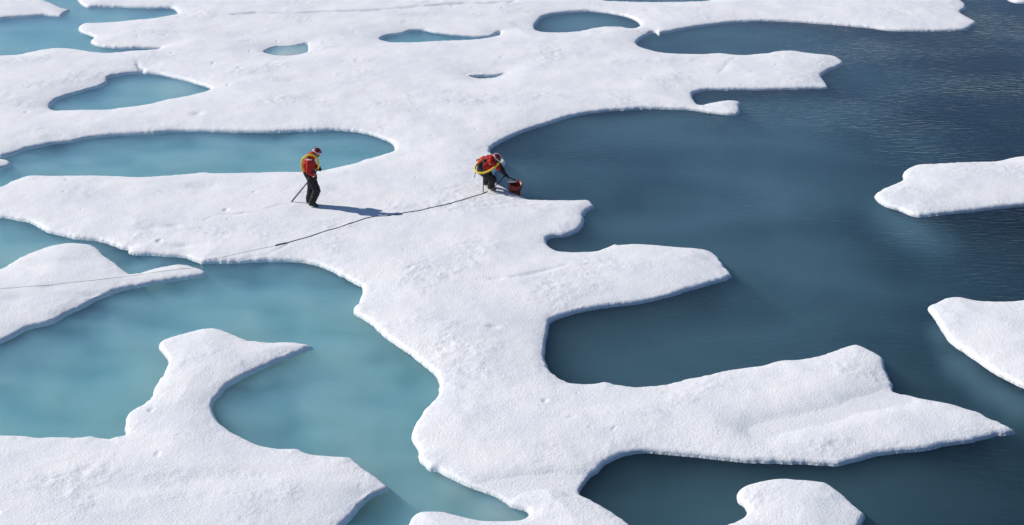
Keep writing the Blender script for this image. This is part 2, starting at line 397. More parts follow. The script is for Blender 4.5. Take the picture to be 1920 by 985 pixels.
FLOES = [
 ('far left ice floe with a small forked tip at the top corner, touching the pond', [(-300,60),(-100,42),(0,35),(20,32),(50,30),(82,28),(100,29),(115,29.5),(120,24.5),(130,18),(117,14.5),(107,10),(95,4),(82,0),(60,-12),(0,-25),(-100,-30),(-300,-10)]),
 ('tiny white ice block at the left end of the long blue pond', [(0,297),(15,299),(20,304),(17,310),(5,314),(0,315.5),(-25,318),(-45,308),(-25,298)]),
 ('white ice floe crossed by the thin tan line, its narrow tongue pointing right', [(17,494),(37,481),(62,471),(87,462),(112,456),(140,454),(170,457),(182,463.5),(195,476),(215,491),(240,509.5),(245,512),(262,510),(277,505),(300,499.5),(332,494),(350,495),(375,502),(386,508),(382,515),(357,519),(325,523),(275,532),(232,540.5),(210,548),(180,560),(155,574),(125,588),(100,602),(75,609),(50,615),(25,628.5),(0,640),(-60,662),(-150,690),(-250,680),(-250,560),(-150,530),(-60,515),(0,503)]),
 ('large beak shaped ice floe in the near left corner, pointed horn reaching into turquoise water', [(0,813),(37.6,814.5),(72.7,818),(100,816.5),(140,818),(170.5,815),(205.6,820),(218,816),(236,811),(236,798),(239.5,775.6),(251,765.6),(271,753),(286,738),(292,722),(305,702),(317,677),(310,663),(300,649.5),(301,639.5),(310,633),(332,627),(357,619.5),(375,615),(400,613),(420,618),(442,627),(465,636.5),(480,638),(500,640),(545,639.5),(570,643),(586,647.5),(577.5,653.5),(550,665),(512,678),(480,693),(450,708),(427,722),(411,739),(401,748),(396,759),(398.7,770.6),(413.8,790.7),(436,808),(456,818),(480,829.5),(510,837),(535,839),(560,840),(570,844.6),(585,849),(615,852),(640.5,854.6),(658,856),(665.6,863),(685.6,878),(705.7,891),(720.7,903.5),(728,911),(724.5,917),(705.7,923),(688,933),(675.6,947),(660.6,965),(638,986),(610,1010),(560,1060),(400,1100),(100,1110),(-150,1080),(-200,900),(-100,815)]),
 ('blunt nosed ice floe in dark water at the right edge, the farther one', [(1642,366),(1645,360),(1657.5,351.5),(1677.5,343.5),(1694,335),(1695,323.5),(1702,315),(1722,307),(1760,305),(1815,302.5),(1852,301.5),(1870,300.5),(1902,294),(1920,291),(1980,280),(2080,285),(2150,310),(2120,345),(2020,365),(1920,383),(1890,386),(1840,392),(1790,397),(1752,401.5),(1722,404),(1705,400),(1685,391),(1660,384),(1647.5,376)]),
 ('wedge shaped ice floe at the right edge with pale submerged ice alongside', [(1741,572.5),(1755,566),(1772,557.5),(1797,554.5),(1815,558),(1845,562.5),(1880,564),(1920,561),(2000,555),(2100,580),(2150,680),(2080,760),(2000,755),(1920,724),(1895,712),(1870,699),(1852,687),(1825,668),(1802,653),(1782,637),(1770,620),(1760,605),(1747,586)]),
 ('rounded ice floe with a notched left side at the near edge, below the long spit', [(1354,985),(1376,976),(1396,966),(1405,957),(1397.6,947),(1386,936),(1386,921),(1394,911),(1411,903.5),(1440,897),(1470,894),(1490,896),(1545,901),(1555,906),(1580,925),(1603,943.6),(1620.5,958.7),(1621,966),(1613,980),(1606,995),(1590,1030),(1530,1065),(1420,1080),(1330,1055),(1320,1015)]),
 ('sliver of white ice floe in the far right corner', [(1892,0),(1905,4),(1920,4.5),(1960,3),(1990,-12),(1940,-30),(1890,-12)]),
]
# beneath the white ice: where turquoise pond water ends and open sea begins
SPINE = [(1040,-320),(1060,-140),(1080,-40),(1030,2),(990,18),(982,55),(1050,72),(1130,80),(1150,110),(1000,190),(890,262),(880,340),(960,420),(900,520),(960,640),(900,760),(1000,900),(1040,960),(1080,1050),(1090,1200)]

# ------------------------------------------------------------------ outlines -> ground
LIP = 0.052

def catmull(P, step=0.07):
    P = np.asarray(P, float)
    n = len(P)
    out = []
    for i in range(n):
        p0, p1, p2, p3 = P[i - 1], P[i], P[(i + 1) % n], P[(i + 2) % n]
        d = np.linalg.norm(p2 - p1)
        k = max(1, int(d / step))
        t = np.linspace(0, 1, k, endpoint=False)[:, None]
        # tension keeps sharp corners sharp
        a = 0.40
        m1, m2 = a * (p2 - p0), a * (p3 - p1)
        l1, l2 = np.linalg.norm(m1) + 1e-9, np.linalg.norm(m2) + 1e-9
        m1, m2 = m1 * min(1, d / l1), m2 * min(1, d / l2)
        h = 2 * t**3 - 3 * t**2 + 1, t**3 - 2 * t**2 + t, -2 * t**3 + 3 * t**2, t**3 - t**2
        out.append(h[0] * p1 + h[1] * m1 + h[2] * p2 + h[3] * m2)
    return np.concatenate(out)

def outline_to_ground(px, hole=False, seed=0):
    """Far edges hide the water behind their lip, near edges meet the water: lift each vertex by its own facing."""
    P = np.array(px, float)
    area = np.sum(P[:, 0] * np.roll(P[:, 1], -1) - np.roll(P[:, 0], -1) * P[:, 1])
    tan = np.roll(P, -1, 0) - np.roll(P, 1, 0)
    nrm = np.stack([tan[:, 1], -tan[:, 0]], 1) * (1 if area > 0 else -1)   # outward, image space
    if hole:
        nrm = -nrm
    nrm /= np.linalg.norm(nrm, axis=1)[:, None] + 1e-9
    lift = LIP * np.clip(0.5 - 0.75 * nrm[:, 1], 0, 1)                     # image y points to the camera
    G = np.array([unproject(u, v, z) for (u, v), z in zip(P, lift)])
    C = catmull(G)
    # ragged melt edge
    tn = np.roll(C, -1, 0) - np.roll(C, 1, 0)
    tn /= np.linalg.norm(tn, axis=1)[:, None] + 1e-9
    nn = np.stack([tn[:, 1], -tn[:, 0]], 1)
    rag = .35 + 1.3 * sstep(-.2, .5, perlin(C[:, 0] * .45, C[:, 1] * .45, 60 + seed))      # smooth stretches and crumbled ones
    r = 0.035 * fbm(C[:, 0] * 1.6, C[:, 1] * 1.6, 3, 40 + seed) + rag * (0.018 * perlin(C[:, 0] * 6.5, C[:, 1] * 6.5, 50 + seed) + .009 * perlin(C[:, 0] * 13, C[:, 1] * 13, 55 + seed))
    return C + nn * r[:, None]

# ground grid: fine near the camera's side, coarser with distance and outside the frame
RES = 1.0
def axis(lo, a, b, hi, d, k):
    core = np.arange(a, b, d)
    l, x, s = [], a, d
    while x > lo:
        s *= k; x -= s; l.append(x)
    r, x, s = [], b, d
    while x < hi:
        r.append(x); s *= k; x += s
    return np.concatenate([l[::-1], core, r])
def yaxis():
    ys, y = [], 19.0
    while y < 135:
        ys.append(y)
        step = 0.00105 * y / RES
        if y < 25: step *= 1.8
        if y > 78: step *= 1 + (y - 78) * 0.15
        y += step
    return np.array(ys)
YS = yaxis()
SS = axis(-0.60, -0.352, 0.352, 0.47, 0.00072 / RES, 1.09)
ZC = YS * CP + CAM_H * SP
GX = SS[None, :] * ZC[:, None]
GY = np.repeat(YS[:, None], len(SS), 1)
NR, NC = GX.shape

def sdf_grid(loops, j0, j1, i0, i1, band=1.6):
    """Signed distance (inside positive) of the closed loops on a window of the grid."""
    X, Y = GX[j0:j1, i0:i1], GY[j0:j1, i0:i1]
    D = np.full(X.shape, band * band)
    inside = np.zeros(X.shape, bool)
    ss, zc, ys = SS[i0:i1], ZC[j0:j1], YS[j0:j1]
    for L in loops:
        A, B = L, np.roll(L, -1, 0)
        for (ax, ay), (bx, by) in zip(A, B):
            ylo, yhi = min(ay, by), max(ay, by)
            # parity: rows crossed by this segment
            ja, jb = np.searchsorted(ys, ylo), np.searchsorted(ys, yhi)
            for j in range(ja, jb):
                xc = ax + (ys[j] - ay) / (by - ay) * (bx - ax)
                k = np.searchsorted(ss, xc / zc[j])
                inside[j, k:] ^= True
            # distance band
            xlo, xhi = min(ax, bx) - band, max(ax, bx) + band
            ja, jb = np.searchsorted(ys, ylo - band), np.searchsorted(ys, yhi + band)
            if ja >= jb:
                continue
            zl = zc[ja] if xlo > 0 else zc[ja]
            ia = np.searchsorted(ss, min(xlo / zc[ja], xlo / zc[jb - 1]))
            ib = np.searchsorted(ss, max(xhi / zc[ja], xhi / zc[jb - 1]))
            if ia >= ib:
                continue
            x, y = X[ja:jb, ia:ib], Y[ja:jb, ia:ib]
            ex, ey = bx - ax, by - ay
            t = np.clip(((x - ax) * ex + (y - ay) * ey) / (ex * ex + ey * ey + 1e-12), 0, 1)
            d = (x - ax - t * ex) ** 2 + (y - ay - t * ey) ** 2
            np.minimum(D[ja:jb, ia:ib], d, out=D[ja:jb, ia:ib])
    return np.where(inside, 1, -1) * np.sqrt(D)

# hollows, grooves and rough patches seen on the white ice: (pixel x, pixel y, half width px, half height px, depth m)
HOLLOWS = [(905,133,52,13,.10),(535,82,60,9,.05),(825,62,125,16,.06),(380,345,45,9,.07),(440,735,60,14,.04),(1030,890,60,14,.05),
(280,425,26,6,.05),(325,420,22,5,.05),(345,455,28,5,.05),(190,160,60,14,.05),(450,62,60,10,.05),(650,60,45,12,.05),
(540,148,40,7,.05),(590,182,40,9,.05),(790,205,50,9,.05),(970,45,30,8,.05),(780,310,60,12,.03),(930,520,18,4,.04),(925,610,14,4,.04),(450,885,190,18,.05),(300,905,120,18,.04),(690,915,60,14,.03),
(1200,540,60,12,.02),(370,210,12,5,.05),(1330,478,22,8,.03),(95,535,30,6,.04),(170,545,30,6,.04),(30,555,30,8,.04),(140,485,70,8,.03)]
GROOVES = [([(440,24),(480,21),(550,22),(620,19.5),(700,16),(790,9),(850,5),(910,4),(960,1)],.17,.13),
([(268,136),(267,128),(262,121),(255,112)],.09,.07),([(1200,54),(1215,57),(1226,60)],.08,.05),
([(380,409),(415,399),(447,398),(480,395),(505,387),(525,382),(544,380)],.05,.03),([(430,478),(500,470),(540,455)],.05,.02),
([(1430,795),(1500,782),(1560,766),(1610,750),(1668,738)],.55,.11),([(940,900),(985,893),(1040,888),(1090,900)],.42,.10),([(960,516),(1000,509),(1060,492)],.10,.03),([(1376,104),(1362,120),(1348,134)],.10,.025)]
HG = []
for (u, v, a, b, d) in HOLLOWS:
    x, y = unproject(u, v, .18)
    x1, _ = unproject(u + a, v, .18)
    _, y1 = unproject(u, v - b, .18)
    HG.append((x, y, x1 - x, y1 - y, d))
GG = [(np.array([unproject(u, v, .2) for u, v in L]), w, d) for L, w, d in GROOVES]

def relief(X, Y, S):
    """Height of the ice (or of its submerged foot) at ground points with shore distance S."""
    cx, cy = X, Y
    n_big = fbm(cx * .22, cy * .22, 3, 3)
    n_mid = fbm(cx * .9, cy * .9, 3, 11)
    n_sm = fbm(cx * 3.2, cy * 3.2, 3, 21, .6)
    patch = sstep(.05, .45, fbm(cx * .35 + 5, cy * .35, 3, 31))
    ridged = 1 - np.abs(fbm(cx * 1.5, cy * 2.2, 3, 61)) * 2
    lip = LIP * (1 + .3 * fbm(cx * .8, cy * .8, 2, 71))
    Sp = np.maximum(S, 0)
    h = lip * (.5 * np.clip(Sp / .065, 0, 1) + .5 * (1 - np.exp(-Sp / .12)))
    h = h + .13 * (1 - np.exp(-Sp / 1.1)) + .05 * n_big * sstep(.2, 1.3, Sp)
    amp = sstep(.05, .5, Sp)
    h = h + amp * (.017 * n_mid + .005 * n_sm * (1 + 3.5 * patch) + .015 * patch * ridged)
    # crumbly rim
    h = h + .016 * n_sm * sstep(.03, .1, Sp) * (1 - amp)
    pit = sstep(.62, .95, perlin(cx * 3.4, cy * 2.4, 83)) * sstep(-.1, .4, fbm(cx * .3, cy * .3, 2, 87))
    h = h - np.minimum(.035 * pit, .5 * h) * amp
    relief_shade = np.maximum(patch * .6, pit * .8)  # painted shade for patches and pits, deepened in hollows and grooves below
    for (x, y, a, b, d) in HG:
        m = (np.abs(X - x) < 2.2 * a) & (np.abs(Y - y) < 2.2 * b)
        if m.any():
            q = np.exp(-(((X[m] - x) / a) ** 2 + ((Y[m] - y) / b) ** 2) * 1.5)
            rough = q * d * (1 + .5 * n_mid[m] + .5 * n_sm[m])
            h[m] -= np.minimum(rough, .75 * h[m].clip(0)) * sstep(0, .12, S[m])
            relief_shade[m] = np.maximum(relief_shade[m], q * min(1, d * 10))
    for P, w, d in GG:
        lo, hi = P.min(0) - 1, P.max(0) + 1
        m = (X > lo[0]) & (X < hi[0]) & (Y > lo[1]) & (Y < hi[1])
        if not m.any():
            continue
        x, y = X[m], Y[m]
        x = x + .06 * perlin(x * 2, y * 2, 91); y = y + .06 * perlin(x * 2, y * 2, 92)
        D = np.full(x.shape, 9.0)
        for (a, b) in zip(P[:-1], P[1:]):
            e = b - a
            t = np.clip(((x - a[0]) * e[0] + (y - a[1]) * e[1]) / (e @ e), 0, 1)
            D = np.minimum(D, np.hypot(x - a[0] - t * e[0], y - a[1] - t * e[1]))
        q = np.exp(-(D / w) ** 2) * ((.65 + .5 * perlin(x * 1.3, y * 1.3, 95)).clip(.1, 1.2) if w < .3 else 1.0)
        h[m] -= np.minimum(q * d, .6 * h[m].clip(0))
        relief_shade[m] = np.maximum(relief_shade[m], q * (1.0 if w < .3 else .35))
    # the rim dips under the water and stops: floating ice, undercut by the melt
    T = np.maximum(-S, 0)
    foot = -.012 - 2.8 * np.minimum(T, .02)
    h = h - .012 * np.clip(1 - Sp / .03, 0, 1)
    return np.where(S >= 0, h, foot), relief_shade.clip(0, 1)

SHEET_H = np.full((NR, NC), -9.0)
def build_ice(name, loops, keep_height=False):
    allp = np.concatenate(loops)
    m = 1.0
    j0 = max(0, np.searchsorted(YS, allp[:, 1].min() - m) - 1)
    j1 = min(NR, np.searchsorted(YS, allp[:, 1].max() + m) + 1)
    sv = np.concatenate([(allp[:, 0] + q) / (allp[:, 1] * CP + CAM_H * SP) for q in (-m, m)])
    i0 = max(0, np.searchsorted(SS, sv.min()) - 1)
    i1 = min(NC, np.searchsorted(SS, sv.max()) + 1)
    S = sdf_grid(loops, j0, j1, i0, i1)
    X, Y = GX[j0:j1, i0:i1].copy(), GY[j0:j1, i0:i1].copy()
    # snap the grid to the shoreline so that it stays crisp
    gy = np.gradient(S, axis=0) / np.gradient(Y, axis=0)
    gx = np.gradient(S, axis=1) / np.gradient(X, axis=1)
    # remove the shear of the fan-shaped grid from the row derivative
    gy = gy - gx * (np.gradient(X, axis=0) / np.gradient(Y, axis=0))
    gl = np.hypot(gx, gy) + 1e-6
    gx, gy = gx / gl, gy / gl
    cx, cy = np.abs(np.gradient(X, axis=1)), np.abs(np.gradient(Y, axis=0))
    near = np.abs(S) < .5 * np.minimum(cx / (np.abs(gx) + 1e-3), cy / (np.abs(gy) + 1e-3))
    near &= (np.abs(S) < .5 * np.maximum(cx, cy)) & (gl > .5)
    X[near] -= (S * gx)[near]; Y[near] -= (S * gy)[near]
    S[near] = 0
    # draw the next vertices out in under the rim, so that the ice ends in a short steep skirt
    skirt = (S < 0) & (S > -1.5 * (np.abs(gx) * cx + np.abs(gy) * cy) - .01) & (gl > .3)
    X[skirt] += ((-.02 - S) * gx)[skirt]; Y[skirt] += ((-.02 - S) * gy)[skirt]
    S[skirt] = -.02
    Z, relief_shade = relief(X, Y, S)
    if keep_height:
        SHEET_H[j0:j1, i0:i1] = Z
    ok = S > -.03
    q = ok[:-1, :-1] & ok[1:, :-1] & ok[:-1, 1:] & ok[1:, 1:]
    used = np.zeros(ok.shape, bool)
    used[:-1, :-1] |= q; used[1:, :-1] |= q; used[:-1, 1:] |= q; used[1:, 1:] |= q
    idx = np.full(ok.shape, -1, np.int64)
    idx[used] = np.arange(used.sum())
    jj, ii = np.nonzero(q)
    quads = np.stack([idx[jj, ii], idx[jj, ii + 1], idx[jj + 1, ii + 1], idx[jj + 1, ii]], 1)
    V = np.stack([X[used], Y[used], Z[used]], 1)
    me = grid_mesh(name, V, quads)
    at = me.attributes.new('relief_shade', 'FLOAT', 'POINT')
    at.data.foreach_set('value', relief_shade[used].astype(np.float32))
    return link(name, me, M_ICE)

sheet_loops = [outline_to_ground(SHEET, seed=0)] + [outline_to_ground(p, True, seed=i + 1) for i, p in enumerate(PONDS)]
sheet = build_ice('ice_sheet', sheet_loops, True)
sheet['kind'] = 'structure'
for k, (lab, px) in enumerate(FLOES):
    f = build_ice('ice_floe', [outline_to_ground(px, seed=20 + k)])
    tag(f, lab, 'ice floe', 'loose ice floes around the main ice sheet')
    if k == 2:
        line_floe = f

def sheet_z(x, y):
    j = int(np.clip(np.searchsorted(YS, y), 1, NR - 1))
    i = int(np.clip(np.searchsorted(SS, x / ZC[j]), 1, NC - 1))
    w = SHEET_H[j - 1:j + 1, i - 1:i + 1]
    return float(w.mean())

def on_ice(u, v):
    """Photograph pixel -> point on the surface of the main ice sheet."""
    z = .2
    for _ in range(6):
        x, y = unproject(u, v, z)
        z = .5 * z + .5 * max(sheet_z(x, y), 0)
    return Vector((x, y, z))

# ------------------------------------------------------------------ water and what lies under it
def poly_mesh(name, pts, z):
    me = bpy.data.meshes.new(name)
    me.from_pydata([(x, y, z) for x, y in pts], [], [list(range(len(pts)))])
    me.update()
    if me.polygons[0].normal.z < 0:
        me.flip_normals()
    return me

spine = [unproject(u, v) for u, v in SPINE]
BIG = 2500.0
far_x, far_y = spine[0]
near_x, near_y = spine[-1]
NX, NY = 62.0, 140.0
sea_poly = spine + [(near_x, 12), (NX, 12), (NX, NY), (far_x, NY)]
pond_poly = list(reversed(spine)) + [(far_x, NY), (-NX, NY), (-NX, 12), (near_x, 12)]
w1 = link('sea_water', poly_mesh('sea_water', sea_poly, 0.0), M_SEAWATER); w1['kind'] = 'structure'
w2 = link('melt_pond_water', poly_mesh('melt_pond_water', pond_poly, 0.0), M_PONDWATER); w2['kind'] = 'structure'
def ring_mesh(name, z):
    a, b, c, d = -NX, NX, 12.0, NY
    V = [(-BIG, -60, z), (BIG, -60, z), (BIG, BIG, z), (-BIG, BIG, z), (a, c, z), (b, c, z), (b, d, z), (a, d, z)]
    me = bpy.data.meshes.new(name)
    me.from_pydata(V, [], [(0, 1, 5, 4), (1, 2, 6, 5), (2, 3, 7, 6), (3, 0, 4, 7)])
    me.update()
    return me
w3 = link('open_sea_water', ring_mesh('open_sea_water', 0.0), M_OPENWATER); w3['kind'] = 'structure'

def point_in(poly, X, Y):
    ins = np.zeros(X.shape, bool)
    for (ax, ay), (bx, by) in zip(poly, poly[1:] + poly[:1]):
        c = (ay > Y) != (by > Y)
        if by != ay:
            ins ^= c & (X < (bx - ax) * (Y - ay) / (by - ay) + ax)
    return ins

def build_bed(name, poly, depth_fn, mat):
    xs, ys = np.arange(-48, 44, .16), np.arange(18, 128, .22)
    X, Y = np.meshgrid(xs, ys)
    Z = -depth_fn(X, Y)
    ok = point_in(poly, X, Y)
    q = ok[:-1, :-1] | ok[1:, :-1] | ok[:-1, 1:] | ok[1:, 1:]
    n = X.shape[1]
    jj, ii = np.nonzero(q)
    a = jj * n + ii
    quads = np.stack([a, a + 1, a + n + 1, a + n], 1)
    u, inv = np.unique(quads, return_inverse=True)
    V = np.stack([X.ravel()[u], Y.ravel()[u], Z.ravel()[u]], 1)
    o = link(name, grid_mesh(name, V, inv.reshape(-1, 4)), mat)
    o['kind'] = 'structure'
    return o

# deeper and shallower basins: (pixel x, pixel y, half width px, half height px, extra depth m)
BASINS = [(1100,40,110,30,.35),(780,66,80,14,.1),(870,66,70,12,-.25),(620,750,170,110,.10),(250,290,300,40,.06),(30,450,150,50,-.10),(640,960,80,60,.14),(120,50,160,50,.05),(540,92,70,22,-1.2),(340,160,70,30,-.85),(870,66,60,12,-.6),(180,175,80,25,-.10),(30,440,190,70,-.2),(910,141,50,12,-.3),(280,700,90,60,-.15),(100,700,150,80,-.12),(960,960,80,30,-.25)]
BG = []
for (u, v, a, b, d) in BASINS:
    x, y = unproject(u, v); x1, _ = unproject(u + a, v); _, y1 = unproject(u, v - b)
    BG.append((x, y, x1 - x, y1 - y, d))
def pond_depth(X, Y):
    D = 1.35 + .14 * fbm(X * .3, Y * .3, 3, 101) + .03 * fbm(X * 1.3, Y * 1.3, 2, 105)
    for (x, y, a, b, d) in BG:
        D = D + d * np.exp(-((X - x) / a) ** 2 - ((Y - y) / b) ** 2)
    return np.maximum(D, .12)
def sea_depth(X, Y):
    return 1.7 + .10 * fbm(X * .25, Y * .25, 3, 111) + .25 * sstep(4, 20, X - .15 * (Y - 40))
build_bed('pond_bed', pond_poly, pond_depth, M_PONDBED)
build_bed('sea_bed', sea_poly, sea_depth, M_SEABED)
deep = link('deep_sea_floor', poly_mesh('deep_sea_floor', [(-BIG, -60), (BIG, -60), (BIG, BIG), (-BIG, BIG)], -3.0), M_DEEP)
deep['kind'] = 'structure'

# ------------------------------------------------------------------ people and their gear
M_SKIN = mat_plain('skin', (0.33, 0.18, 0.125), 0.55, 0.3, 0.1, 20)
M_RED = mat_plain('red_cloth', (0.40, 0.022, 0.015), 0.75, 0.2, 0.25, 14, 0.004)
M_ORANGE = mat_plain('orange_cloth', (0.75, 0.12, 0.03), 0.7, 0.2, 0.15, 14)
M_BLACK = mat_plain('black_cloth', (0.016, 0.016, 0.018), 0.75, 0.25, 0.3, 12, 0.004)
M_RUBBER = mat_plain('black_rubber', (0.014, 0.016, 0.017), 0.45, 0.4, 0.2, 20)
M_BOOT = mat_plain('brown_leather', (0.16, 0.085, 0.045), 0.6, 0.3, 0.3, 20)
M_YEL = mat_plain('yellow_foam', (0.72, 0.50, 0.045), 0.55, 0.3, 0.15, 12)
M_MAROON = mat_plain('maroon_shell', (0.16, 0.012, 0.018), 0.35, 0.5, 0.15, 10)
M_WHITE = mat_plain('white_tape', (0.75, 0.72, 0.70), 0.5, 0.4, 0.08, 20)
M_EYE = mat_plain('eye_dark', (0.03, 0.02, 0.02), 0.3, 0.5, 0.0, 10)
M_LIPS = mat_plain('lips', (0.30, 0.11, 0.09), 0.5, 0.3, 0.1, 30)
M_STEEL = mat_plain('dark_pole', (0.045, 0.047, 0.05), 0.4, 0.5, 0.2, 15)
M_BUCKET = mat_plain('orange_plastic', (0.36, 0.042, 0.02), 0.45, 0.45, 0.15, 8)
M_ROPE = mat_plain('wet_rope', (0.11, 0.10, 0.10), 0.8, 0.2, 0.4, 40)
M_CORD = mat_plain('tan_cord', (0.60, 0.54, 0.46), 0.8, 0.2, 0.2, 40)

V3 = Vector

def frame_of(d):
    return V3(d).to_track_quat('Z', 'Y').to_matrix().to_4x4()

def add_cap(bm, p0, r0, p1, r1, seg=14):
    """Tapered capsule."""
    p0, p1 = V3(p0), V3(p1)
    for p, r in ((p0, r0), (p1, r1)):
        bmesh.ops.create_uvsphere(bm, u_segments=seg, v_segments=9, radius=r, matrix=Matrix.Translation(p))
    d = p1 - p0
    if d.length > 1e-5:
        bmesh.ops.create_cone(bm, cap_ends=True, segments=seg, radius1=r0, radius2=r1, depth=d.length,
                              matrix=Matrix.Translation((p0 + p1) / 2) @ frame_of(d))

def add_ell(bm, c, ax, rad):
    """Ellipsoid: ax = (forward, side, up) unit vectors."""
    R = Matrix([[ax[j][i] for j in range(3)] for i in range(3)]).to_4x4()
    S = Matrix.Diagonal((*rad, 1))
    bmesh.ops.create_uvsphere(bm, u_segments=18, v_segments=12, radius=1, matrix=Matrix.Translation(V3(c)) @ R @ S)

def fuse(name, prims, voxel, mat, parent, wrinkle=0.0, wscale=9.0, floor=None, smooth=4, wdir=(1, 1, 1)):
    """Union of capsules and ellipsoids grown into one continuous surface."""
    bm = bmesh.new()
    for q in prims:
        if q[0] == 'c':
            add_cap(bm, *q[1:])
        else:
            add_ell(bm, *q[1:])
    me = bpy.data.meshes.new('tmp')
    bm.to_mesh(me); bm.free()
    t = bpy.data.objects.new('tmp', me)
    COL.objects.link(t)
    r = t.modifiers.new('r', 'REMESH'); r.mode = 'VOXEL'; r.voxel_size = voxel
    s = t.modifiers.new('s', 'SMOOTH'); s.factor = 0.5; s.iterations = smooth
    dg = bpy.context.evaluated_depsgraph_get()
    out = bpy.data.meshes.new_from_object(t.evaluated_get(dg))
    bpy.data.objects.remove(t); bpy.data.meshes.remove(me)
    out.name = name
    n = len(out.vertices)
    co = np.empty(n * 3); out.vertices.foreach_get('co', co); co = co.reshape(-1, 3)
    if wrinkle:
        no = np.empty(n * 3); out.vertices.foreach_get('normal', no); no = no.reshape(-1, 3)
        a = co * wscale * np.array(wdir)
        w = perlin(a[:, 0] + a[:, 2] * 1.7, a[:, 1] + a[:, 2] * .6 + 3, 5) + .5 * perlin(a[:, 0] * 2.3 + 7, a[:, 2] * 2.6, 6)
        co = co + no * (wrinkle * w)[:, None]
    if floor is not None:
        co[:, 2] = np.maximum(co[:, 2], floor)
    out.vertices.foreach_set('co', co.ravel())
    out.polygons.foreach_set('use_smooth', np.ones(len(out.polygons), bool))
    out.materials.clear()
    return link(name, out, mat, parent)

def chain(pts, rads):
    return [('c', pts[i], rads[i], pts[i + 1], rads[i + 1]) for i in range(len(pts) - 1)]

def smooth_path(pts, n=8, closed=False):
    P = [V3(p) for p in pts]
    out, m = [], len(P)
    for i in range(m if closed else m - 1):
        g = lambda k: P[k % m] if closed else P[max(0, min(m - 1, k))]
        p0, p1, p2, p3 = g(i - 1), g(i), g(i + 1), g(i + 2)
        for k in range(n):
            t = k / n
            out.append(0.5 * ((2 * p1) + (p2 - p0) * t + (2 * p0 - 5 * p1 + 4 * p2 - p3) * t * t + (3 * p1 - p0 - 3 * p2 + p3) * t ** 3))
    if not closed:
        out.append(P[-1])
    return out

def tube(name, pts, r, mat, parent=None, seg=10, closed=False, flat=1.0):
    """Swept tube; r is a number or one radius per point."""
    P = [V3(p) for p in pts]
    n = len(P)
    bm = bmesh.new()
    rings, prev = [], None
    for i in range(n):
        a = P[(i - 1) % n] if closed or i else P[i]
        b = P[(i + 1) % n] if closed or i < n - 1 else P[i]
        d = (b - a).normalized()
        u = (prev - d * prev.dot(d)) if prev is not None else (V3((0, 0, 1)).cross(d) if abs(d.z) < .9 else V3((1, 0, 0)).cross(d))
        u.normalize(); prev = u
        w = d.cross(u)
        q = r[i] if hasattr(r, '__len__') else r
        rings.append([bm.verts.new(P[i] + (u * math.cos(t) + w * math.sin(t) * flat) * q) for t in [2 * math.pi * k / seg for k in range(seg)]])
    for i in range(n if closed else n - 1):
        A, B = rings[i], rings[(i + 1) % n]
        for k in range(seg):
            bm.faces.new((A[k], A[(k + 1) % seg], B[(k + 1) % seg], B[k])).smooth = True
    if not closed:
        bm.faces.new(rings[0][::-1]); bm.faces.new(rings[-1])
    bmesh.ops.recalc_face_normals(bm, faces=bm.faces)
    me = bpy.data.meshes.new(name)
    bm.to_mesh(me); bm.free()
    return link(name, me, mat, parent)

def hand_prims(wrist, fwd, knuckle, curl, k=1.0, side=1):
    """Palm, four fingers of different lengths and a thumb leaving the side of the palm."""
    f, a = V3(fwd).normalized(), V3(knuckle).normalized()
    a = (a - f * a.dot(f)).normalized()
    pn = f.cross(a) * side                                    # palm side
    w = V3(wrist)
    out = []
    for i, (ln, off) in enumerate(((.072, -.033), (.082, -.011), (.076, .011), (.060, .031))):
        k0 = w + f * (.085 - .006 * abs(i - 1)) * k + a * off * k
        out.append(('c', w + a * off * .55 * k + f * .01, .020 * k, k0, .017 * k))
        p, ang = k0, 0
        for s, (fr, r) in enumerate(((.45, .0135), (.32, .0125), (.23, .011))):
            ang += curl * (1.0 + .12 * i) * (.9 if s == 0 else 1)
            d = f * math.cos(ang) + pn * math.sin(ang)
            q = p + d * ln * fr * 1.15 * k
            out.append(('c', p, r * k, q, r * .95 * k))
            p = q
    t0 = w + f * .025 * k - a * .03 * k
    t1 = t0 + (f * .5 - a * .6 + pn * .5).normalized() * .042 * k
    t2 = t1 + (f * .7 - a * .05 + pn * .7).normalized() * .036 * k
    out += [('c', t0, .018 * k, t1, .015 * k), ('c', t1, .015 * k, t2, .012 * k)]
    return out

